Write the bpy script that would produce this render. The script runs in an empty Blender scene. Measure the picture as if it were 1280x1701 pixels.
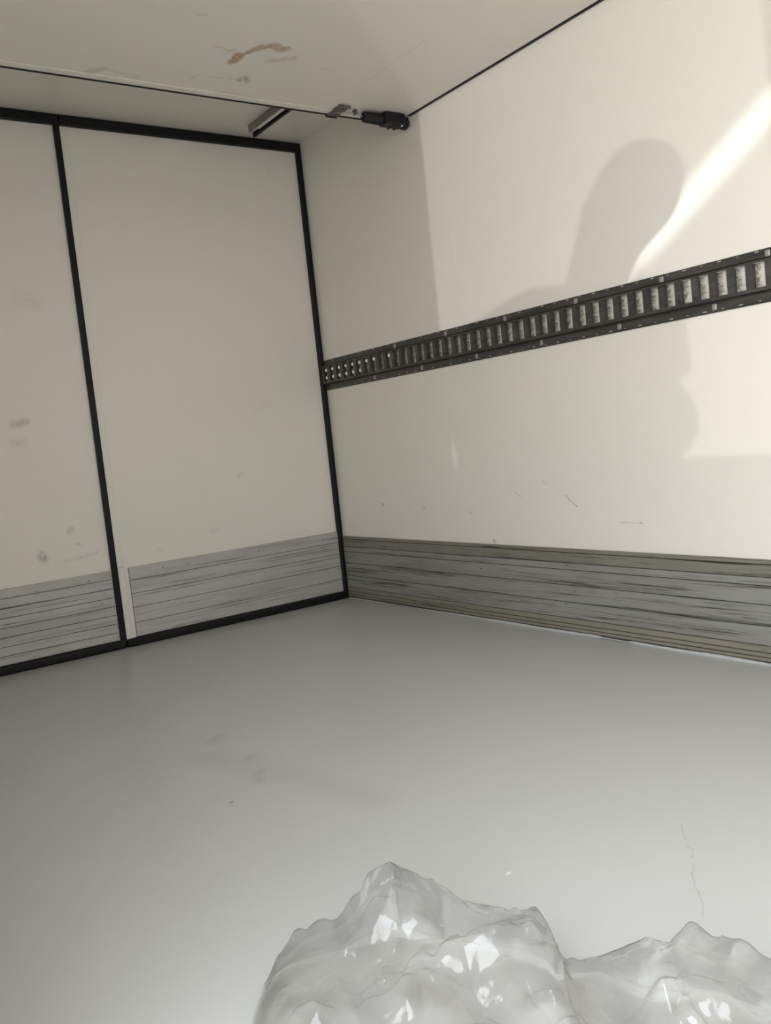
import bpy, bmesh, math, random
from mathutils import Vector, Matrix, noise
random.seed(7)
scn = bpy.context.scene
col = scn.collection

# ------------------------------------------------------------------ camera
cam_d = bpy.data.cameras.new('camera'); cam = bpy.data.objects.new('camera', cam_d); col.objects.link(cam)
RT = Vector((0.81035, -0.57654, -0.10457)); DN = Vector((-0.13354, -0.00795, -0.99101)); FW = Vector((0.57053, 0.81703, -0.08343))
CAM = Vector((-2.1026, -3.3731, 0.7042))
cam.matrix_world = Matrix(((RT.x, -DN.x, -FW.x, CAM.x), (RT.y, -DN.y, -FW.y, CAM.y), (RT.z, -DN.z, -FW.z, CAM.z), (0, 0, 0, 1)))
cam_d.sensor_fit = 'HORIZONTAL'; cam_d.sensor_width = 36.0; cam_d.lens = 1460.65 / 1280 * 36.0
cam_d.clip_start = 0.02
scn.camera = cam

# ------------------------------------------------------------------ sky, light, exposure
scn.view_settings.view_transform = 'Standard'; scn.view_settings.look = 'None'
scn.view_settings.gamma = 1.0; scn.view_settings.use_curve_mapping = False
scn.view_settings.exposure = 0.09
scn.cycles.max_bounces = 14; scn.cycles.diffuse_bounces = 8; scn.cycles.transparent_max_bounces = 24
scn.cycles.use_denoising = True
scn.cycles.sample_clamp_indirect = 6.0
world = bpy.data.worlds.new('world'); scn.world = world; world.use_nodes = True
wn = world.node_tree; wn.nodes.clear()
wo = wn.nodes.new('ShaderNodeOutputWorld'); wb = wn.nodes.new('ShaderNodeBackground')
tc = wn.nodes.new('ShaderNodeTexCoord'); sx = wn.nodes.new('ShaderNodeSeparateXYZ')
rp = wn.nodes.new('ShaderNodeValToRGB')          # sunlit paving below the horizon, hazy sky above it
mr = wn.nodes.new('ShaderNodeMapRange'); mr.inputs[1].default_value = -1; mr.inputs[2].default_value = 1
e = rp.color_ramp.elements
e[0].position = 0.0; e[0].color = (0.78, 0.75, 0.69, 1)
e[1].position = 1.0; e[1].color = (1.8, 1.9, 2.0, 1)
a = e.new(0.47); a.color = (0.94, 0.91, 0.85, 1)
a = e.new(0.52); a.color = (1.40, 1.385, 1.34, 1)
a = e.new(0.70); a.color = (1.50, 1.54, 1.57, 1)
a = e.new(0.86); a.color = (1.7, 1.78, 1.85, 1)
wn.links.new(tc.outputs['Generated'], sx.inputs[0]); wn.links.new(sx.outputs['Z'], mr.inputs[0])
wn.links.new(mr.outputs[0], rp.inputs[0]); wn.links.new(rp.outputs[0], wb.inputs[0])
wb.inputs[1].default_value = 5.0
wn.links.new(wb.outputs[0], wo.inputs[0])

def lamp(name, kind, loc, direction, energy, **kw):
    d = bpy.data.lights.new(name, kind); d.energy = energy
    for k, v in kw.items(): setattr(d, k, v)
    o = bpy.data.objects.new(name, d); col.objects.link(o); o.location = loc
    o.rotation_euler = Vector(direction).to_track_quat('-Z', 'Y').to_euler()
    return o
BEAM = Vector((1.0, 0.84, 0.25)).normalized()
# low sunlight thrown up and in through the side doorway (sun mirrored off a bright surface outside)
lamp('bounced_sun', 'SUN', (-6, -7, -1), BEAM, 0.58, angle=math.radians(0.38), color=(1.0, 0.975, 0.94))
# added spot lamp without a body, drawing the bright streak beside it
GP = Vector((0, -1.94, 1.265))
gl = lamp('streak_lamp', 'SPOT', GP - BEAM * 12, BEAM, 4300, spot_size=math.radians(5.6), spot_blend=1.0, shadow_soft_size=.02, color=(1.0, .98, .93))
gz_ = -BEAM; gx_ = Vector((0, -.84, .54)); gx_ = (gx_ - gz_ * gx_.dot(gz_)).normalized(); gy_ = gz_.cross(gx_)
L = GP - BEAM * 12
gl.matrix_world = Matrix(((gx_.x, gy_.x * .07, gz_.x, L.x), (gx_.y, gy_.y * .07, gz_.y, L.y), (gx_.z, gy_.z * .07, gz_.z, L.z), (0, 0, 0, 1)))
# daylight portal in the side doorway (guides sampling only)
pd = lamp('doorway_portal', 'AREA', (-2.10, -3.26, 0.93), (1, 0, 0), 1.0, shape='RECTANGLE', size=1.39, size_y=1.82)
pd.data.cycles.is_portal = True
pd.matrix_world = Matrix(((0, 0, -1, -2.10), (1, 0, 0, -3.26), (0, -1, 0, 0.93), (0, 0, 0, 1)))

# ------------------------------------------------------------------ dimensions (metres; right wall x=0, rear doors y=0, floor z=0)
XL = -2.06; YF = -4.60; ZR = 2.018; ZP = 1.862; YP = -0.706
GAP = -1.035
OY0, OY1, OZ = -3.955, -2.565, 1.84

# ------------------------------------------------------------------ helpers
def link(o): col.objects.link(o); return o
def box(bm, x0, x1, y0, y1, z0, z1, bev=0.0, seg=1):
    r = bmesh.ops.create_cube(bm, size=1.0)
    vs = r['verts']
    for v in vs:
        v.co = Vector((x0 + (v.co.x + .5) * (x1 - x0), y0 + (v.co.y + .5) * (y1 - y0), z0 + (v.co.z + .5) * (z1 - z0)))
    if bev > 0:
        es = list({e for v in vs for e in v.link_edges})
        bmesh.ops.bevel(bm, geom=es, offset=bev, segments=seg, affect='EDGES', profile=.5)
def tube(bm, pts, rad, n=12, caps=True):
    rings = []
    for i, p in enumerate(pts):
        p = Vector(p)
        t = (Vector(pts[min(i + 1, len(pts) - 1)]) - Vector(pts[max(i - 1, 0)])).normalized()
        up = Vector((0, 0, 1)) if abs(t.z) < .9 else Vector((1, 0, 0))
        u = t.cross(up).normalized(); w = u.cross(t)
        r = rad[i] if hasattr(rad, '__len__') else rad
        rings.append([bm.verts.new(p + (u * math.cos(2 * math.pi * k / n) + w * math.sin(2 * math.pi * k / n)) * r) for k in range(n)])
    for a, b in zip(rings, rings[1:]):
        for k in range(n):
            bm.faces.new((a[k], a[(k + 1) % n], b[(k + 1) % n], b[k]))
    if caps:
        bm.faces.new(rings[0][::-1]); bm.faces.new(rings[-1])
def ball(bm, c, r, sc=(1, 1, 1), u=12, v=8):
    rr = bmesh.ops.create_uvsphere(bm, u_segments=u, v_segments=v, radius=r)
    for q in rr['verts']: q.co = Vector((q.co.x * sc[0], q.co.y * sc[1], q.co.z * sc[2])) + Vector(c)
def obj(name, bm, mat, parent=None, origin=None, smooth=False):
    me = bpy.data.meshes.new(name)
    bmesh.ops.recalc_face_normals(bm, faces=bm.faces)
    if origin is not None:
        for v in bm.verts: v.co -= Vector(origin)
    bm.to_mesh(me); bm.free()
    if smooth:
        for p in me.polygons: p.use_smooth = True
    me.materials.append(mat)
    o = link(bpy.data.objects.new(name, me))
    if origin is not None: o.location = origin
    if parent:
        o.parent = parent
        if origin is not None: o.location = Vector(origin) - parent.location
        elif parent.location.length > 0: o.location = -parent.location
    return o
def struct(name, bm, mat, parent=None, **k):
    o = obj(name, bm, mat, parent, **k)
    if parent is None: o['kind'] = 'structure'
    return o
def thing(name, label, cat, loc, group=None):
    o = link(bpy.data.objects.new(name, None)); o.location = loc; o.empty_display_size = .05
    o['label'] = label; o['category'] = cat
    if group: o['group'] = group
    return o
def B(): return bmesh.new()

# ------------------------------------------------------------------ materials
class NT:
    def __init__(s, name):
        s.m = bpy.data.materials.new(name); s.m.use_nodes = True
        s.t = s.m.node_tree; s.p = s.t.nodes['Principled BSDF']
        s.co = s.t.nodes.new('ShaderNodeTexCoord').outputs['Object']
    def n(s, k, **kw):
        x = s.t.nodes.new(k)
        for a, v in kw.items(): setattr(x, a, v)
        return x
    def l(s, a, b): s.t.links.new(a, b)
    def val(s, sock, v):
        if hasattr(v, 'is_output'): s.l(v, sock)
        else: sock.default_value = v
    def math(s, op, a, b=0.0, clamp=False):
        x = s.n('ShaderNodeMath', operation=op); x.use_clamp = clamp
        s.val(x.inputs[0], a); s.val(x.inputs[1], b); return x.outputs[0]
    def vm(s, op, a, b=None, sc=None):
        x = s.n('ShaderNodeVectorMath', operation=op); s.val(x.inputs[0], a)
        if b is not None: s.val(x.inputs[1], b)
        if sc is not None: s.val(x.inputs['Scale'], sc)
        return x.outputs['Value'] if op in ('DOT_PRODUCT', 'LENGTH', 'DISTANCE') else x.outputs[0]
    def noise(s, scale, detail=4, rough=.55, vec=None, dist=0.0):
        x = s.n('ShaderNodeTexNoise'); x.inputs['Scale'].default_value = scale; x.inputs['Detail'].default_value = detail
        x.inputs['Roughness'].default_value = rough; x.inputs['Distortion'].default_value = dist
        s.l(vec if vec is not None else s.co, x.inputs['Vector']); return x.outputs[0]
    def scaled(s, v, off=(0, 0, 0)):
        x = s.n('ShaderNodeMapping'); x.inputs['Scale'].default_value = v; x.inputs['Location'].default_value = off
        s.l(s.co, x.inputs['Vector']); return x.outputs[0]
    def ramp(s, f, a, b):
        x = s.n('ShaderNodeMapRange'); x.clamp = True
        s.l(f, x.inputs[0]); x.inputs[1].default_value = a; x.inputs[2].default_value = b; return x.outputs[0]
    def mix(s, f, a, b):
        x = s.n('ShaderNodeMix', data_type='RGBA')
        s.val(x.inputs[0], f)
        for i, c in ((6, a), (7, b)):
            s.val(x.inputs[i], c if hasattr(c, 'is_output') else (*c, 1))
        return x.outputs[2]
    def bump(s, h, dist, strength=1.0):
        x = s.n('ShaderNodeBump'); x.inputs['Distance'].default_value = dist; x.inputs['Strength'].default_value = strength
        s.l(h, x.inputs['Height']); s.l(x.outputs[0], s.p.inputs['Normal'])
    def capsules(s, segs, warp=0.0, wscale=60):
        """mask of worn or stained strokes: segs = (A, B, radius, softness, strength)"""
        co = s.co
        if warp:
            nz = s.n('ShaderNodeTexNoise'); nz.inputs['Scale'].default_value = wscale; nz.inputs['Detail'].default_value = 3
            s.l(s.co, nz.inputs['Vector'])
            c = s.vm('SUBTRACT', nz.outputs['Color'], (.5, .5, .5)); co = s.vm('ADD', s.co, s.vm('SCALE', c, sc=warp))
        tot = None
        for A, Bp, r, soft, st in segs:
            A = Vector(A); d = Vector(Bp) - A
            pa = s.vm('SUBTRACT', co, tuple(A))
            h = s.math('MULTIPLY', s.vm('DOT_PRODUCT', pa, tuple(d)), 1 / max(d.dot(d), 1e-9), True)
            dd = s.n('ShaderNodeVectorMath', operation='SCALE'); dd.inputs[0].default_value = d; s.l(h, dd.inputs['Scale'])
            dist = s.vm('DISTANCE', pa, dd.outputs[0])
            x = s.n('ShaderNodeMapRange'); x.clamp = True
            s.l(dist, x.inputs[0]); x.inputs[1].default_value = r + soft; x.inputs[2].default_value = max(r - soft, 0)
            x.inputs[3].default_value = 0; x.inputs[4].default_value = st
            tot = x.outputs[0] if tot is None else s.math('MAXIMUM', tot, x.outputs[0])
        return tot

def simple(name, c, rough=.5, metal=0.0, spec=.5):
    k = NT(name); k.p.inputs['Base Color'].default_value = (*c, 1); k.p.inputs['Roughness'].default_value = rough
    k.p.inputs['Metallic'].default_value = metal; k.p.inputs['Specular IOR Level'].default_value = spec
    nz = k.noise(40, 3); k.l(k.mix(k.ramp(nz, .3, .8), tuple(x * .9 for x in c), tuple(min(1, x * 1.08) for x in c)), k.p.inputs['Base Color'])
    return k.m

WHITE = (0.83, 0.803, 0.755)
def gelcoat(name, base, marks=(), smudge=0.0, warp=.012, tint=(.30, .28, .24), rough=.28, streak_axis=None):
    k = NT(name)
    big = k.noise(1.3, 1)
    c = k.mix(k.ramp(big, .3, .75), tuple(x * .985 for x in base), base)
    if smudge:                                            # faint handling marks
        sm = k.math('MULTIPLY', k.ramp(k.noise(7, 7, .7), .46, 1.0), smudge)
        c = k.mix(sm, c, tuple(x * .62 for x in base))
        st = k.noise(1.0, 4, .6, vec=k.scaled((14, 14, .8)))
        c = k.mix(k.math('MULTIPLY', k.ramp(st, .52, .75), smudge * .35), c, tuple(x * .8 for x in base))
    if marks:
        m = k.capsules(marks, warp)
        br = k.ramp(k.noise(90, 3), .25, .6)
        c = k.mix(k.math('MULTIPLY', m, br), c, tint)
    k.l(c, k.p.inputs['Base Color'])
    k.p.inputs['Roughness'].default_value = rough
    return k
wall_marks = [((0, -1.386, .455), (0, -1.428, .422), .0022, .0015, .9), ((0, -.344, .43), (0, -.348, .428), .006, .003, .9),
              ((0, -1.598, .374), (0, -1.683, .374), .0016, .0012, .7), ((0, -1.29, .51), (0, -1.305, .50), .004, .003, .3),
              ((0, -.62, .42), (0, -.635, .41), .004, .003, .4), ((0, -.9, .40), (0, -.91, .395), .004, .003, .4),
              ((0, -1.15, .47), (0, -1.18, .455), .003, .002, .35), ((0, -1.02, .30), (0, -1.025, .293), .006, .004, .7),
              ((0, -.93, 1.42), (0, -.95, 1.22), .002, .004, .10)]
M_wall = gelcoat('wall_gelcoat', WHITE, wall_marks, .02).m
M_door_r = gelcoat('door_gelcoat_scuffed', WHITE, [((-.17, 0, 1.9), (-.16, 0, 1.88), .006, .005, .2), ((-.99, 0, 1.93), (-.993, 0, 1.6), .0025, .002, .35),
              ((-.45, 0, .62), (-.47, 0, .61), .008, .006, .3), ((-.86, 0, .36), (-.84, 0, .352), .006, .004, .4), ((-.97, 0, 1.42), (-.972, 0, 1.40), .004, .002, .7), ((-.6, 0, .40), (-.62, 0, .395), .01, .01, .2), ((-.3, 0, .9), (-.34, 0, .88), .015, .02, .10)], .04).m
M_door_l = gelcoat('door_gelcoat_worn', WHITE, [((-1.335, 0, .895), (-1.29, 0, .90), .012, .01, .6), ((-1.34, 0, .828), (-1.31, 0, .83), .014, .014, .25),
              ((-1.301, 0, .405), (-1.295, 0, .395), .016, .010, .7), ((-1.18, 0, .486), (-1.19, 0, .48), .010, .008, .5), ((-1.175, 0, .43), (-1.15, 0, .425), .006, .004, .5),
              ((-1.22, 0, .37), (-1.10, 0, .385), .006, .006, .4), ((-1.03, 0, .335), (-1.032, 0, .33), .006, .004, .9), ((-1.25, 0, 1.35), (-1.2, 0, 1.33), .02, .02, .15)], .05).m
M_roof = gelcoat('roof_gelcoat', (.72, .695, .64), [((-.62, -.55, ZR), (-.70, -.56, ZR), .006, .006, .4), ((-.60, -.40, ZR), (-.59, -.40, ZR), .008, .006, .5)], .03).m

kp = gelcoat('partition_gelcoat', (.80, .772, .722), (), .03)
old = kp.p.inputs['Base Color'].links[0].from_socket
brown = kp.capsules([((-.800, -.965, ZP), (-.797, -1.01, ZP), .016, .006, 1), ((-.790, -1.02, ZP), (-.765, -1.075, ZP), .012, .006, .9), ((-.768, -1.07, ZP), (-.735, -1.096, ZP), .013, .006, .9),
                     ((-.735, -1.096, ZP), (-.700, -1.088, ZP), .018, .007, .85), ((-.69, -1.095, ZP), (-.697, -1.08, ZP), .014, .006, .8),
                     ((-.880, -1.036, ZP), (-.845, -1.022, ZP), .005, .003, .45), ((-.842, -1.022, ZP), (-.828, -1.028, ZP), .007, .004, .5),
                     ((-.698, -1.008, ZP), (-.640, -1.045, ZP), .013, .008, .40)], .03, 45)
br = kp.ramp(kp.noise(70, 4, .7), .18, .50)
c = kp.mix(kp.math('MULTIPLY', brown, br), old, (.44, .29, .165))
grey = kp.capsules([((-.726, -.85, ZP), (-.716, -.875, ZP), .010, .006, .8), ((-.716, -.875, ZP), (-.69, -.845, ZP), .009, .006, .7), ((-.87, -.80, ZP), (-.86, -.835, ZP), .004, .005, .5),
                    ((-.86, -.835, ZP), (-.73, -.855, ZP), .003, .005, .35), ((-1.16, -.75, ZP), (-1.13, -.785, ZP), .010, .010, .6), ((-1.10, -.78, ZP), (-1.02, -.76, ZP), .008, .012, .3),
                    ((-.75, -.75, ZP), (-.60, -.742, ZP), .012, .014, .18), ((-1.0, -1.18, ZP), (-.985, -1.19, ZP), .006, .005, .4), ((-.52, -1.02, ZP), (-.47, -1.01, ZP), .003, .004, .35),
                    ((-.33, -1.0, ZP), (-.33, -1.3, ZP), .003, .006, .15)], .022, 60)
c = kp.mix(kp.math('MULTIPLY', grey, kp.ramp(kp.noise(110, 3), .25, .6)), c, (.24, .24, .20))
kp.l(c, kp.p.inputs['Base Color']); kp.p.inputs['Roughness'].default_value = .42
M_panel = kp.m

kf = NT('floor_gelcoat')
fb = kf.noise(1.1, 4)
c = kf.mix(kf.ramp(fb, .3, .75), (.465, .474, .470), (.495, .504, .50))
sc = kf.capsules([((-.914, -2.445, 0), (-.99, -2.52, 0), .0012, .001, .35), ((-.99, -2.52, 0), (-1.123, -2.631, 0), .0012, .001, .5), ((-1.411, -1.729, 0), (-1.413, -1.731, 0), .005, .002, .9),
                  ((-1.32, -1.67, 0), (-1.29, -1.62, 0), .012, .014, .35), ((-1.275, -1.54, 0), (-1.265, -1.515, 0), .012, .012, .3), ((-1.28, -1.345, 0), (-1.25, -1.32, 0), .012, .016, .3),
                  ((-1.33, -1.45, 0), (-1.20, -1.95, 0), .02, .05, .12)], .02, 30)
c = kf.mix(sc, c, (.20, .20, .19))
wt = kf.capsules([((-1.223, -2.350, 0), (-1.229, -2.352, 0), .0025, .0015, .6)], .002)
c = kf.mix(wt, c, (.85, .85, .83))
dust = kf.math('MULTIPLY', kf.ramp(kf.noise(5, 6, .7), .55, .8), .10)
c = kf.mix(dust, c, (.36, .36, .34))
kf.l(c, kf.p.inputs['Base Color'])
kf.l(kf.math('ADD', kf.math('MULTIPLY', kf.noise(3, 4), .14), .25), kf.p.inputs['Roughness'])
kf.bump(kf.noise(180, 2), .0005, .12)
M_floor = kf.m

def kick_mat(name, along, dirt, base=(.34, .345, .335), seedoff=0, brown=(.085, .078, .055), hi=.02, lo=.99):
    """anodised aluminium extrusion with long handling scuffs; along = 0 for x, 1 for y"""
    k = NT(name)
    v1 = [95, 95, 95]; v1[along] = 1.9; v2 = [160, 160, 160]; v2[along] = 6.0; v3 = [16, 16, 16]; v3[along] = 1.6
    o = (seedoff, seedoff * 1.7, seedoff * .3)
    s1 = k.ramp(k.noise(1, 5, .72, vec=k.scaled(v1, o)), .545, .66)
    s2 = k.ramp(k.noise(1, 4, .7, vec=k.scaled(v2, o)), .58, .74)
    rot = k.n('ShaderNodeMapping'); k.l(k.co, rot.inputs['Vector']); rot.inputs['Rotation'].default_value = (0, .30, 0) if along == 0 else (-.30, 0, 0)
    rot.inputs['Scale'].default_value = (4, 130, 130) if along == 0 else (130, 4, 130)
    s3 = k.math('MULTIPLY', k.ramp(k.noise(1, 3, .6, vec=rot.outputs[0]), .64, .74), k.ramp(k.noise(4, 2), .5, .62))
    pt = k.ramp(k.noise(1, 4, .6, vec=k.scaled(v3, o)), .46, .68)
    v4 = [70, 70, 70]; v4[along] = 42
    sp = k.math('MULTIPLY', k.ramp(k.noise(1, 3, .6, vec=k.scaled(v4, o)), .66, .72), k.ramp(k.noise(5, 3), .46, .60))
    c = k.mix(k.ramp(k.noise(3, 4), .3, .7), tuple(x * .88 for x in base), base)
    c = k.mix(k.math('MULTIPLY', pt, .45 * dirt), c, (.20, .19, .15))
    c = k.mix(k.math('MULTIPLY', s2, .55 * dirt), c, brown)
    c = k.mix(k.math('MULTIPLY', s1, .95 * dirt), c, tuple(x * .6 for x in brown))
    c = k.mix(k.math('MULTIPLY', s3, .6 * dirt, True), c, brown)
    c = k.mix(k.math('MULTIPLY', sp, .9 * dirt, True), c, tuple(x * .7 for x in brown))
    k.l(c, k.p.inputs['Base Color']); k.p.inputs['Metallic'].default_value = .25
    k.p.inputs['Roughness'].default_value = .48
    k.bump(k.noise(1, 3, vec=k.scaled(v2)), .0006, .3)
    return k.m
M_kick_clean = kick_mat('kick_aluminium', 0, .60, (.56, .56, .54))
M_kick_left = kick_mat('kick_aluminium_dull', 0, .7, (.53, .535, .505), 3.1)
M_base = kick_mat('skirting_aluminium', 1, 1.0, (.345, .35, .33), 5.3)
M_base_dirty = kick_mat('skirting_aluminium_dirty', 1, 1.4, (.27, .262, .225), 9.7)
M_base_tan = kick_mat('skirting_aluminium_tan', 1, .85, (.31, .295, .245), 2.2)
M_grime = simple('groove_grime', (.070, .066, .055), .8)
M_rubber = simple('black_rubber', (.006, .006, .007), .5, 0, .3)
M_black = simple('black_plastic', (.005, .005, .0055), .4, 0, .35)
M_white_trim = simple('white_profile', (.82, .80, .77), .35)
M_sealant = simple('sealant', (.50, .515, .53), .4)
M_grey_metal = simple('grey_metal', (.26, .255, .235), .5, .2)
M_dark_metal = simple('dark_grey_metal', (.11, .105, .095), .45, .3)
M_steel = simple('bright_steel', (.75, .74, .70), .30, .6)
M_zinc = simple('dull_zinc', (.42, .40, .36), .4, .4)
M_wire = simple('pale_wire', (.40, .385, .35), .5)
kr = NT('rail_steel')
v = kr.noise(1, 5, .65, vec=kr.scaled((60, 6, 60)))
c = kr.mix(kr.ramp(v, .35, .65), (.050, .050, .048), (.105, .100, .092))
c = kr.mix(kr.math('MULTIPLY', kr.ramp(kr.noise(14, 5, .7), .55, .75), .6), c, (.10, .062, .048))
kr.l(c, kr.p.inputs['Base Color']); kr.p.inputs['Metallic'].default_value = .35
kr.p.inputs['Roughness'].default_value = .42; kr.bump(kr.noise(120, 3), .0006, .4); M_rail = kr.m
ks = NT('dark_sided_zinc')                             # pale zinc with darkness painted in along one side, ragged edge
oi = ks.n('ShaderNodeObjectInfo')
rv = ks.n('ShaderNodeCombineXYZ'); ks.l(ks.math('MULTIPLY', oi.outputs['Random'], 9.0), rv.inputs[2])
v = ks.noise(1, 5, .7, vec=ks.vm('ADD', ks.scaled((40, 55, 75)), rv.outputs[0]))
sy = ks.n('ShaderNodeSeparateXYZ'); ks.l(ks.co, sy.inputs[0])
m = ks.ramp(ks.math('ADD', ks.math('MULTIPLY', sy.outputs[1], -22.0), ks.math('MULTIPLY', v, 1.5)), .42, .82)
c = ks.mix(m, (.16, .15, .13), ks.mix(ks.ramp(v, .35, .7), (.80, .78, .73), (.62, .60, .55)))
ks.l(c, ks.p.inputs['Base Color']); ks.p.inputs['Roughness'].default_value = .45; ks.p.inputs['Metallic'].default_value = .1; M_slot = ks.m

# clear film: mostly lets light straight through, with a milky haze and a glossy skin
def film(name, milk, haze_col, rough):
    k = NT(name); t = k.t; out = t.nodes['Material Output']; t.nodes.remove(k.p)
    tr = k.n('ShaderNodeBsdfTransparent'); tr.inputs[0].default_value = (.995, .993, .988, 1)
    df = k.n('ShaderNodeBsdfDiffuse'); tl = k.n('ShaderNodeBsdfTranslucent'); gl = k.n('ShaderNodeBsdfGlossy')
    for x in (df, tl): x.inputs[0].default_value = (*haze_col, 1)
    gl.inputs['Roughness'].default_value = rough
    mx = k.n('ShaderNodeMixShader'); mx.inputs[0].default_value = .45; k.l(df.outputs[0], mx.inputs[1]); k.l(tl.outputs[0], mx.inputs[2])
    lw = k.n('ShaderNodeLayerWeight'); lw.inputs[0].default_value = .35
    m1 = k.n('ShaderNodeMixShader')
    k.l(k.math('ADD', k.math('MULTIPLY', lw.outputs['Facing'], .30), milk, True), m1.inputs[0])
    k.l(tr.outputs[0], m1.inputs[1]); k.l(mx.outputs[0], m1.inputs[2])
    m2 = k.n('ShaderNodeMixShader'); fr = k.n('ShaderNodeFresnel'); fr.inputs[0].default_value = 1.45
    k.l(k.math('MULTIPLY', fr.outputs[0], 1.3, True), m2.inputs[0])
    k.l(m1.outputs[0], m2.inputs[1]); k.l(gl.outputs[0], m2.inputs[2]); k.l(m2.outputs[0], out.inputs[0])
    bp = k.n('ShaderNodeBump'); bp.inputs['Distance'].default_value = .002; bp.inputs['Strength'].default_value = .7
    k.l(k.noise(55, 5), bp.inputs['Height']); k.l(bp.outputs[0], gl.inputs['Normal']); k.l(bp.outputs[0], fr.inputs['Normal'])
    return k.m
M_film = film('clear_film', .12, (.995, .978, .955), .11)

# ------------------------------------------------------------------ the shell
b = B(); box(b, XL - .08, .06, YF - .06, .06, -.08, 0); struct('floor', b, M_floor)
b = B(); box(b, 0, .06, YF, .06, 0, ZR + .06); struct('wall_right', b, M_wall)
b = B(); box(b, XL - .08, .06, YF - .06, YF, 0, ZR + .06); struct('wall_front', b, M_wall)
b = B()
box(b, XL - .08, XL, YF, OY0, 0, ZR + .06); box(b, XL - .08, XL, OY1, .06, 0, ZR + .06); box(b, XL - .08, XL, OY0, OY1, OZ, ZR + .06)
struct('wall_left', b, M_wall)
b = B(); box(b, XL - .08, XL, OY0, OY1, 0, .028, .004); struct('trim_2', b, M_grey_metal)  # doorway threshold, added to raise the lower edge of the incoming light
b = B(); box(b, XL, 0, YF, .06, ZR, ZR + .06); roof = struct('ceiling', b, M_roof)

# insulated partition lifted flat below the roof: what reads as the ceiling
b = B(); box(b, XL + .012, -.012, -4.45, YP - .004, ZP, ZP + .09, .002)
panel = obj('lowered_panel', b, M_panel, roof)
b = B(); box(b, XL + .012, -.012, YP - .034, YP - .002, ZP - .0025, ZP, .001); obj('edge_profile', b, M_panel, panel)
b = B(); box(b, XL + .012, -.012, YP - .003, YP + .003, ZP - .006, ZP + .05, .001); obj('edge_seal', b, M_rubber, panel)
b = B(); box(b, -.012, -.0005, -4.45, YP - .08, ZP - .002, ZP + .07, .001); obj('side_seal', b, M_rubber, panel)

# rear doors
ZK = .309
def rib_bar(axis, c0, c1, face, z0, z1, mat, parent, depth=.0045):
    """one raised band of the extruded kick plate, chamfered along its edges"""
    b = B()
    if axis == 0: box(b, c0, c1, face, face + depth, z0, z1, .0012)
    else: box(b, face, face + depth, c0, c1, z0, z1, .0012)
    return obj('rib', b, mat, parent)
def door(name, x0, x1, mat, kmat, grooves, k0, k1):
    b = B(); box(b, x0, x1, .006, .06, .02, 2.0, .002)
    d = struct(name, b, mat)
    b = B(); box(b, k0, k1, .002, .006, .03, ZK - .002); kb = obj('kick_plate', b, M_grime, d)
    zs = [.034] + grooves + [ZK]
    for z0, z1 in zip(zs, zs[1:]):
        rib_bar(0, k0, k1, -.0015, z0 + .0008, z1 - .0008, kmat, kb)
    for i in (1, 2, 5, 8):                                # a few fixing screws along the top of the plate
        b = B(); ball(b, (k0 + .03 + i * .107, -.0015, ZK - .02 - .003 * (i % 3)), .0026, (1, .5, 1), 8, 6); obj('screw', b, M_dark_metal, kb)
    b = B(); box(b, x0, x1, -.010, .012, 1.979, 2.017, .004, 2); obj('top_seal', b, M_rubber, d)
    b = B(); box(b, x0, x1, -.014, .010, .0005, .033, .008, 3); obj('bottom_seal', b, M_rubber, d)
    return d
d1 = door('door_1', GAP + .001, -.001, M_door_r, M_kick_clean, [.090, .150, .205, .258], GAP + .046, -.024)
d2 = door('door_2', XL, GAP - .001, M_door_l, M_kick_left, [.066, .100, .134, .168, .203, .238, .274], XL + .03, GAP - .024)
b = B(); box(b, -.024, -.0008, -.012, .010, .02, 2.0, .005, 2); obj('side_seal', b, M_rubber, d1)
b = B(); box(b, GAP - .020, GAP + .002, -.009, .010, .02, 1.985, .004, 2); obj('centre_seal', b, M_rubber, d2)
b = B(); box(b, GAP + .003, GAP + .028, -.003, .008, .022, ZK + .006, .002); obj('corner_strip', b, M_white_trim, d1)
b = B(); box(b, GAP + .003, GAP + .030, .003, .008, ZK + .006, 1.98, .002); obj('edge_profile', b, M_door_r, d1)
b = B(); box(b, XL, XL + .026, -.012, .010, .02, 2.0, .005, 2); obj('side_seal', b, M_rubber, d2)

b = B(); box(b, XL - .08, .06, .062, .10, -.08, ZR + .06); struct('wall_back', b, M_wall)

# aluminium skirting along the right wall
b = B(); box(b, -.003, -.0004, YF + .01, -.014, .004, .284); base = struct('baseboard_right', b, M_grime)
gz = [.010, .021, .034, .053, .107, .164, .215, .238, .272, .287]
mats = [M_base_tan, M_base_tan, M_base_tan, M_base, M_base, M_base, M_base, M_base_dirty, M_base_dirty]
for i, (z0, z1) in enumerate(zip(gz, gz[1:])):
    rib_bar(1, YF + .01, -.014, -.0075, z0 + .0012, z1 - .0012, mats[i], base, .006)
b = B()
pts = []; rad = []
y = -.30
while y > YF + .02:
    pts.append((-.006, y, .003 + .002 * noise.noise(Vector((0, y * 3, 0)))))
    r = .0055 + .0025 * noise.noise(Vector((3, y * 5, 0)))
    rad.append(max(.0012, r * min(1, (-y - .28) * 1.4)) if not (-1.60 < y < -1.48) else .0015)
    y -= .03
tube(b, pts, rad, 8); struct('trim_1', b, M_sealant, smooth=True)

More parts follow.
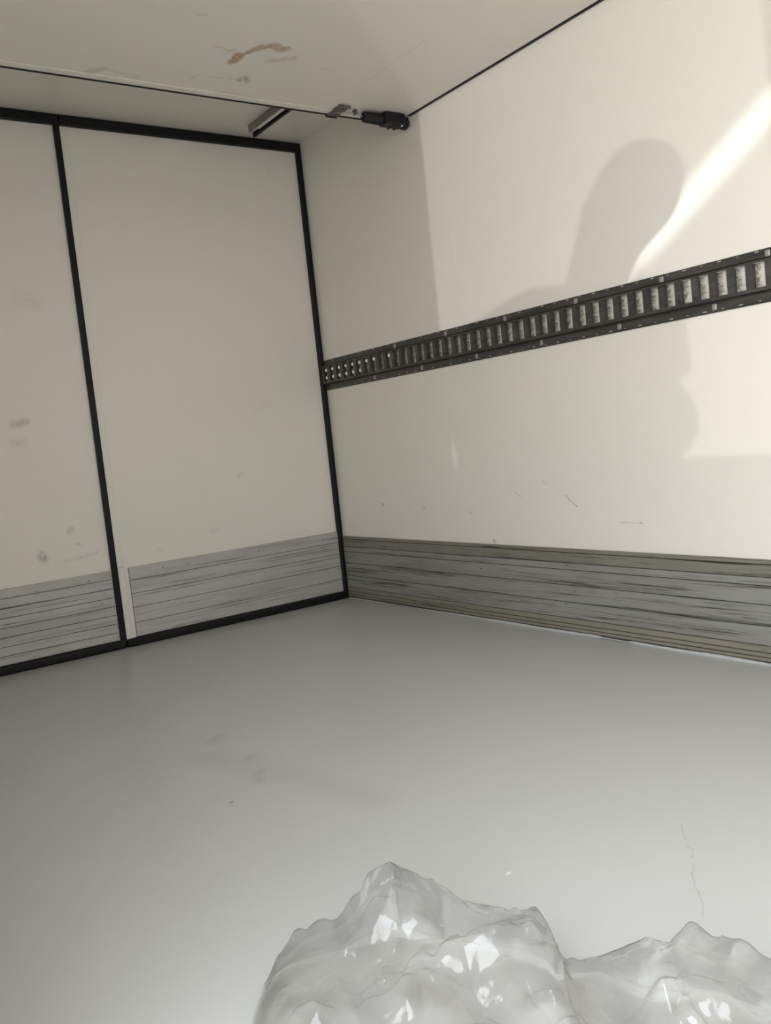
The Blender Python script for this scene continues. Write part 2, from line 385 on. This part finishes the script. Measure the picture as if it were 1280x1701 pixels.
# ------------------------------------------------------------------ lashing rail on the right wall
PITCH = .05308; S0 = -.0425; NS = 84
rail = thing('lashing_rail', 'dark steel lashing rail with a row of slots across the right wall', 'rail', (0, -2.2, .941))
b = B(); Y0, Y1 = YF + .01, -.013
zc = 1.0105; hz = .031; w2 = .018
box(b, -.003, -.0005, Y0, Y1, .941, .967, .001); box(b, -.003, -.0005, Y0, Y1, 1.048, 1.073, .001)       # flanges
box(b, -.0045, -.0005, Y0, Y1, .941, .9445, .001); box(b, -.0045, -.0005, Y0, Y1, 1.0695, 1.073, .001)     # rolled lips
box(b, -.019, -.0005, Y0, Y1, .9665, .9695); box(b, -.019, -.0005, Y0, Y1, 1.0465, 1.0495)               # webs
box(b, -.019, -.016, Y0, Y1, .9665, zc - hz, .0007); box(b, -.019, -.016, Y0, Y1, zc + hz, 1.0495, .0007)
edges = [S0 - i * PITCH for i in range(NS)]
prev = Y1
for yc in edges:
    box(b, -.019, -.016, yc + w2, prev, zc - hz - .001, zc + hz + .001); prev = yc - w2
    # turned-in slot lips
    box(b, -.016, -.0035, yc + w2, yc + w2 + .0016, zc - hz, zc + hz); box(b, -.016, -.0035, yc - w2 - .0016, yc - w2, zc - hz, zc + hz)
box(b, -.019, -.016, Y0, prev, zc - hz - .001, zc + hz + .001)
obj('channel', b, M_rail, rail)
slot0 = None
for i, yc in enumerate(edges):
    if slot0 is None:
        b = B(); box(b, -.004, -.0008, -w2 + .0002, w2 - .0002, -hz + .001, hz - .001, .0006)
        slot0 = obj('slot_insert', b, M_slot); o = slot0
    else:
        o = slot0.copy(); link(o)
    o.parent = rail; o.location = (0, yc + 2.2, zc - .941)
# highlights in the slots nearest the doors, made as beads coloured near-white
bead0 = None
for i in range(10):
    for dz in (-.016, .017):
        if i > 5 and dz < 0 or i == 8: continue
        if bead0 is None:
            b = B(); ball(b, (0, 0, 0), .0075, (.7, .75, 1.0), 10, 8); bead0 = obj('highlight_bead', b, simple('highlight_white', (.95, .94, .90), .2, 0, .8), smooth=True); o = bead0
        else:
            o = bead0.copy(); link(o)
        o.parent = rail; o.location = (-.0175, edges[i] + 2.2 - .004, zc + dz - .941)
# rivets on the flanges, alternating below and above
riv0 = None
for j in range(28):
    low = j % 2 == 0; yy = -.394 - .158 * j + .0
    if riv0 is None:
        b = B(); box(b, -.0035, 0, -.0065, .0065, -.0085, .0085, .0025, 2); riv0 = obj('rivet', b, M_zinc, smooth=False); o = riv0
    else:
        o = riv0.copy(); link(o)
    o.parent = rail; o.location = (-.0028, yy + 2.2, (.956 if low else 1.0595) - .941)
b = B()
for i, yc in enumerate(edges):
    for zz, k in ((1.0685, 0), (.9475, 1)):
        s = .0055 if (i + k) % 2 else .0035
        ball(b, (-.0045, yc + .01, zz), s, (.35, 1.2, .32), 8, 5)
o = obj('embossed_nibs', b, simple('nib_metal', (.52, .50, .46), .35, .4), rail); o['kind'] = 'stuff'

# ------------------------------------------------------------------ fittings under the roof
LY, LZ = -.772, 1.8395
lt = thing('panel_latch', 'black plastic latch housing in the corner under the white ceiling panel', 'latch', (0, LY, ZP))
b = B()
tube(b, [(-.206, LY, LZ), (-.200, LY, LZ), (-.150, LY, LZ), (-.118, LY, LZ)], [.013, .0195, .0215, .0215], 8)
obj('body', b, M_black, lt)
b = B(); box(b, -.125, -.036, LY - .030, LY + .020, LZ - .021, ZP - .0005, .006, 2); obj('clamp_block', b, M_black, lt)
b = B(); box(b, -.088, -.080, LY - .026, LY + .023, LZ - .0235, LZ + .01, .002); box(b, -.062, -.055, LY - .026, LY + .023, LZ - .0235, LZ + .01, .002)
obj('clamp_band', b, M_rubber, lt)
b = B(); tube(b, [(-.040, LY, LZ), (-.034, LY, LZ - .001), (-.016, LY, LZ - .002), (-.010, LY, LZ - .002)], [.021, .0235, .0235, .017], 10); obj('end_collar', b, M_black, lt)
b = B(); tube(b, [(-.012, LY, LZ - .003), (-.0005, LY, LZ - .003)], .0105, 12); obj('end_stub', b, M_grey_metal, lt)['label'] = 'grey end stub against the wall'
b = B(); ball(b, (-.052, LY - .024, LZ - .021), .0045, u=8, v=6); obj('screw', b, M_steel, lt)
b = B(); tube(b, [(-.300, LY + .034, ZP - .005), (-.262, LY + .022, ZP - .007), (-.235, LY + .008, ZP - .012), (-.200, LY, LZ)], .0030, 8); obj('pull_wire', b, M_wire, lt, smooth=True)
b = B(); box(b, -.238, -.229, LY - .004, LY + .014, ZP - .016, ZP - .0005, .001); obj('wire_guide', b, M_dark_metal, lt)

cl = thing('ceiling_clip', 'small flat grey metal clip at the panel edge beside the black latch', 'clip', (-.29, -.75, ZP))
b = B(); box(b, -.312, -.268, -.792, YP + .004, ZP - .0075, ZP - .003, .002); obj('tab', b, M_dark_metal, cl)
b = B(); tube(b, [(-.312, -.792, ZP - .006), (-.268, -.792, ZP - .006)], .005, 10); obj('rolled_end', b, M_dark_metal, cl)
b = B(); box(b, -.314, -.266, YP + .0035, YP + .0075, ZP - .011, ZP + .02, .001); obj('hook', b, M_black, cl)

st = thing('roof_bracket', 'angled grey metal guide bracket screwed under the roof above the right door', 'bracket', (-.28, -.25, ZR))
b = B(); box(b, -.309, -.264, -.50, -.135, ZR - .012, ZR - .0005, .002); obj('channel', b, M_roof, st)
b = B(); box(b, -.3125, -.3095, -.50, -.130, ZR - .031, ZR - .0005, .0008); obj('side_plate', b, M_grey_metal, st)
b = B(); box(b, -.2575, -.246, -.50, -.060, ZR - .019, ZR - .0005, .001); obj('dark_strip', b, M_rubber, st)  # thin black strip along the right edge of the bracket
b = B(); ball(b, (-.285, -.30, ZR - .012), .005, (1, 1, .4), 8, 6); obj('screw', b, M_grey_metal, st)

# ------------------------------------------------------------------ clear plastic film on the floor
def back(u, v, h):
    d = RT * ((u - 640) / 1460.65) + DN * ((v - 850.5) / 1460.65) + FW
    t = (h - CAM.z) / d.z
    return CAM + d * t
FH = Vector((FW.x, FW.y, 0)).normalized(); RH = Vector((FH.y, -FH.x, 0))
org = Vector((CAM.x, CAM.y, 0))
def to2(p): q = p - org; return Vector((q.dot(RH), q.dot(FH)))
# the crest of the film: picture position back-projected at the height of the fold
crest = [(436, 1640, .008), (470, 1592, .03), (512, 1564, .045), (560, 1546, .05), (590, 1520, .06), (612, 1492, .08), (652, 1464, .095), (700, 1478, .095), (730, 1492, .09),
         (800, 1500, .085), (870, 1516, .08), (912, 1545, .07), (926, 1585, .05), (940, 1600, .035), (1000, 1586, .045), (1040, 1568, .075), (1072, 1556, .095),
         (1110, 1566, .090), (1165, 1582, .08), (1215, 1590, .075), (1280, 1618, .07), (1340, 1650, .05), (1420, 1700, .01)]
cr = [(to2(back(u, v, h)), h) for u, v, h in crest]
def crest_at(s):
    if s <= cr[0][0].x: return cr[0][0].y, cr[0][1]
    for (p, h), (q, k) in zip(cr, cr[1:]):
        if p.x <= s <= q.x:
            f = (s - p.x) / max(q.x - p.x, 1e-6); return p.y + (q.y - p.y) * f, h + (k - h) * f
    return cr[-1][0].y, cr[-1][1]
rnd = random.Random(12)
folds = []
for i in range(150):                              # straight creases of limited length, each a ridge or a valley
    an = rnd.uniform(0, math.pi); big = i < 34
    c0 = Vector((rnd.uniform(cr[0][0].x, cr[-1][0].x), rnd.uniform(.70, 1.45)))
    d = Vector((math.cos(an), math.sin(an)))
    wd = rnd.uniform(.05, .13) if big else rnd.uniform(.012, .045)
    folds.append((c0, d, rnd.uniform(.08, .26) if big else rnd.uniform(.03, .12), rnd.choice((-1, 1)) * rnd.uniform(.12, .42), wd))
def crumple(p):
    h = 0
    w = Vector((noise.noise(Vector((p.x * 5, p.y * 5, 1))), noise.noise(Vector((p.x * 5, p.y * 5, 9))))) * .035
    q = p + w
    for c, d, ln, s, wd in folds:
        v = q - c; t = abs(v.dot(d)) / ln
        if t < 1:
            wk = wd * (1 - t * t); e = abs(v.x * d.y - v.y * d.x)
            if e < wk: h += s * (wk - e) * .55
    f = noise.voronoi(Vector((q.x * 7, q.y * 11, .5)))[0]; h += .055 * (f[0] - .35)
    f = noise.voronoi(Vector((q.x * 19, q.y * 15, 3.5)))[0]; h += .028 * (f[1] - f[0] - .2)
    f = noise.voronoi(Vector((q.x * 46, q.y * 52, 7.5)))[0]; h += .0085 * (f[0] - .3)
    h += .006 * noise.noise(Vector((q.x * 24, q.y * 24, 4))) + .0022 * noise.noise(Vector((q.x * 70, q.y * 70, 2)))
    return h
def make_film():
    b = B()
    s0, s1 = cr[0][0].x, cr[-1][0].x
    NU, NV = 300, 230
    grid = []
    for i in range(NU + 1):
        s = s0 + (s1 - s0) * i / NU
        cy, ch = crest_at(s); row = []
        back_run = .015 + ch * .35
        for j in range(NV + 1):
            if j < 26:                           # rear side of the crest, down to the floor
                f = j / 26; yy = cy + back_run * (1 - f); hh = ch * (f ** .6); k = f
            else:
                f = (j - 26) / (NV - 26); yy = cy - (.56) * f
                env = (1 - .55 * min(1, f * 2.2)) if f < .8 else (.45 * (1 - (f - .8) / .2))
                hh = ch * env; k = min(1, .15 + f * 6)
            side = min(1, .25 + (i / NU) / .04, (1 - i / NU) / .05)
            z = hh * (.35 + .65 * side) + crumple(Vector((s, yy))) * k * min(1, .3 + 9 * hh) * side
            z = max(z, .0035 + .0015 * noise.noise(Vector((s * 30, yy * 30, 0))))
            sh = .018 * noise.noise(Vector((s * 9, yy * 9, 3))) * k
            p = org + RH * (s + sh) + FH * (yy) + Vector((0, 0, z))
            row.append(b.verts.new(p))
        grid.append(row)
    for i in range(NU):
        for j in range(NV):
            b.faces.new((grid[i][j], grid[i + 1][j], grid[i + 1][j + 1], grid[i][j + 1]))
    # lower layer of the bag, almost flat on the floor
    g2 = []
    for i in range(71):
        s = s0 + (s1 - s0) * i / 70; cy, ch = crest_at(s); row = []
        for j in range(51):
            yy = cy + .02 - (.56) * j / 50
            z = .0022 + .035 * max(0, noise.noise(Vector((s * 11, yy * 11, 7)))) * min(1, ch * 14)
            row.append(b.verts.new(org + RH * s + FH * yy + Vector((0, 0, z))))
        g2.append(row)
    for i in range(70):
        for j in range(50):
            b.faces.new((g2[i][j], g2[i][j + 1], g2[i + 1][j + 1], g2[i + 1][j]))
    return b
base_p = org + FH * 1.05 + RH * .1
pf = obj('plastic_bag', make_film(), M_film, None, origin=(base_p.x, base_p.y, 0), smooth=True)
pf['label'] = 'crumpled clear plastic bag lying on the grey floor'; pf['category'] = 'plastic bag'

# ------------------------------------------------------------------ outside the doorway: paving and the photographer
b = B(); box(b, -5.0, -1.2, -7.5, -1.0, -1.05, -.95, .01); struct('ground', b, simple('paving', (.50, .48, .44), .8))

HB = Vector((-2.42, -3.78, 0))
def W(r, f, z): return HB + RH * r + FH * f + Vector((0, 0, z))
def limb(bm, pts, rad, n=14):
    P = [Vector(p) for p in pts]
    for p, r in zip(P, rad): ball(bm, p, r, u=n, v=10)
    for p, q, r1, r2 in zip(P, P[1:], rad, rad[1:]): tube(bm, [p, q], [r1, r2], n)
def fuse(o, voxel, smooth=4):
    m = o.modifiers.new('fuse', 'REMESH'); m.mode = 'VOXEL'; m.voxel_size = voxel; m.use_smooth_shade = True
    m2 = o.modifiers.new('relax', 'SMOOTH'); m2.iterations = smooth; m2.factor = .5
    return o
M_skin = simple('skin', (.52, .33, .24), .5); M_coat = simple('dark_cloth', (.035, .038, .045), .85)
M_jean = simple('blue_cloth', (.05, .07, .12), .85); M_hair = simple('dark_hair', (.02, .016, .013), .6); M_shoe = simple('shoe_leather', (.03, .025, .02), .5)
per = thing('person', 'person in a dark hooded jacket standing outside the open side doorway holding up a phone', 'person', W(-.16, 0, -.95))
hd = W(.0, .03, .70); tilt = (W(.0, .03, .70) - W(-.13, .0, .47)).normalized()
rt_ = (RH - tilt * RH.dot(tilt)).normalized(); fw_ = tilt.cross(rt_)
if fw_.dot(FH) < 0: fw_ = -fw_
def HP(r, f, u): return hd + rt_ * r + fw_ * f + tilt * u
ph_c = CAM + DN * .060 + RT * .018 - FW * .014
def PH(r, d, f): return ph_c + RT * r + DN * d + FW * f
b = B()
limb(b, [W(-.16, 0, -.04), W(-.16, .0, .10), W(-.15, .01, .28), W(-.15, .0, .38)], [.12, .115, .13, .10])
limb(b, [W(-.25, 0, -.05), W(-.07, 0, -.05)], [.10, .10]); limb(b, [W(-.32, 0, .39), W(.02, 0, .39)], [.065, .065])
limb(b, [W(-.14, 0, .42), HP(-.01, -.02, -.10)], [.062, .056])                     # neck
for dz, r_ in ((.045, .082), (.015, .084), (-.025, .072)): ball(b, HP(0, .012 if dz < 0 else -.005, dz), r_, (1, 1.08, 1.05), 18, 12)
limb(b, [HP(0, .055, -.075), HP(0, .03, -.06)], [.034, .05])                        # jaw
limb(b, [HP(0, .088, .012), HP(0, .103, -.022)], [.009, .014])                      # nose
for s_ in (-1, 1):
    ball(b, HP(.032 * s_, .074, .018), .013); limb(b, [HP(.012 * s_, .083, .036), HP(.05 * s_, .070, .036)], [.010, .009])
    limb(b, [HP(.082 * s_, -.005, .022), HP(.080 * s_, -.002, -.025)], [.016, .011])   # ears
limb(b, [HP(-.022, .083, -.052), HP(.022, .083, -.052)], [.007, .007]); limb(b, [HP(-.018, .082, -.063), HP(.018, .082, -.063)], [.008, .008])
for s_, fx in ((-.26, .0), (-.06, .05)):                                              # legs and feet
    limb(b, [W(s_, 0, -.06), W(s_ - .01, .02 + fx, -.47), W(s_ - .01, fx - .02, -.86), W(s_, fx + .12, -.915)], [.095, .062, .044, .035])
# right arm up to the phone
wr = PH(.066, .092, -.065); el = W(.10, .20, .28)
limb(b, [W(.02, 0, .39), el, wr], [.058, .045, .030])
pc = PH(.066, .045, -.026); limb(b, [wr, pc], [.030, .024]); limb(b, [PH(.066, .065, -.026), PH(.065, .018, -.022)], [.023, .021])
for k in range(4):                                                                    # four fingers round the back of the phone
    d0 = .005 + .021 * k; ln = (.050, .056, .052, .040)[k]
    limb(b, [PH(.060, d0, -.014), PH(.054, d0 + .002, .010), PH(.036, d0 + .004, .0155), PH(.046 - ln, d0 + .007, .0135)], [.0095, .0088, .0082, .0072])
limb(b, [PH(.060, .060, -.028), PH(.048, .034, -.026), PH(.024, .010, -.0185)], [.012, .0105, .0085])   # thumb on the screen edge
# left arm: hand on hip, elbow out
lw = W(-.40, .06, .03); le = W(-.70, -.02, .20)
limb(b, [W(-.32, 0, .39), le, lw], [.058, .048, .032]); limb(b, [lw, W(-.34, .10, .0)], [.032, .034])
for k in range(4): limb(b, [W(-.34 + .0, .10 + .008 * k, .02 - .018 * k), W(-.29, .125, .015 - .020 * k), W(-.25, .128, .005 - .020 * k)], [.011, .0095, .008])
limb(b, [W(-.36, .06, .02), W(-.33, .0, .03), W(-.31, -.05, .02)], [.013, .011, .009])
fuse(obj('body', b, M_skin, per), .006)
b = B()
limb(b, [W(-.16, 0, -.14), W(-.16, 0, .05), W(-.15, .0, .25), W(-.15, 0, .36)], [.175, .17, .17, .13])
limb(b, [W(-.29, 0, -.14), W(-.03, 0, -.14)], [.135, .135]); limb(b, [W(-.31, 0, .08), W(-.01, 0, .08)], [.13, .13])
limb(b, [W(-.33, 0, .38), W(.03, 0, .38)], [.085, .085]); limb(b, [W(-.15, 0, .40), W(-.125, 0, .455)], [.085, .075])
limb(b, [W(.02, 0, .38), el, wr + (el - wr) * .15], [.08, .065, .045])
limb(b, [W(-.33, 0, .38), le, lw + (le - lw) * .15], [.085, .085, .062])
limb(b, [W(-.125, -.01, .46), HP(-.02, -.05, -.09), HP(0, -.03, .01), HP(.0, -.025, .045)], [.10, .112, .122, .112])       # hood worn up
for z_ in (.24, .18, .12, .06, .0, -.06, -.12, -.18, -.24): limb(b, [W(-.30, -.03, z_ - .03), W(-.64 - .055 * (z_ < .1) - .03 * (-.1 < z_ < .1), -.06, z_)], [.06, .035])              # jacket flap added to block the light below the elbow
fuse(obj('jacket', b, M_coat, per), .010, 6)
b = B()
limb(b, [W(-.27, 0, -.16), W(-.05, 0, -.16)], [.115, .115])
for s_, fx in ((-.26, .0), (-.06, .05)): limb(b, [W(s_, 0, -.12), W(s_ - .01, .02 + fx, -.47), W(s_ - .01, fx - .02, -.85)], [.112, .082, .068])
fuse(obj('trousers', b, M_jean, per), .010, 5)
b = B()
for u_, f_, r_ in ((.055, -.015, .090), (.03, -.035, .088), (-.01, -.045, .078)): ball(b, HP(0, f_, u_), r_, (1, 1.05, 1.02), 18, 12)
fuse(obj('hair', b, M_hair, per), .006, 3)
for s_, fx in ((-.26, .0), (-.06, .05)):
    b = B(); limb(b, [W(s_, fx - .05, -.900), W(s_, fx + .08, -.905), W(s_, fx + .17, -.912)], [.049, .047, .037]); fuse(obj('shoe', b, M_shoe, per), .006, 2)
pho = thing('smartphone', 'dark smartphone held up in the right hand of the person outside', 'phone', ph_c)
def slab(name, r, d, f0, f1, mat, bev):
    b = B(); box(b, -r, r, -d, d, f0, f1, bev, 2)
    for v in b.verts: v.co = PH(v.co.x, v.co.y, v.co.z)
    return obj(name, b, mat, pho)
slab('case', .036, .077, -.0035, .0042, M_black, .003); slab('screen', .0335, .074, -.0040, -.0034, simple('screen_glass', (.01, .01, .012), .1), .0002)
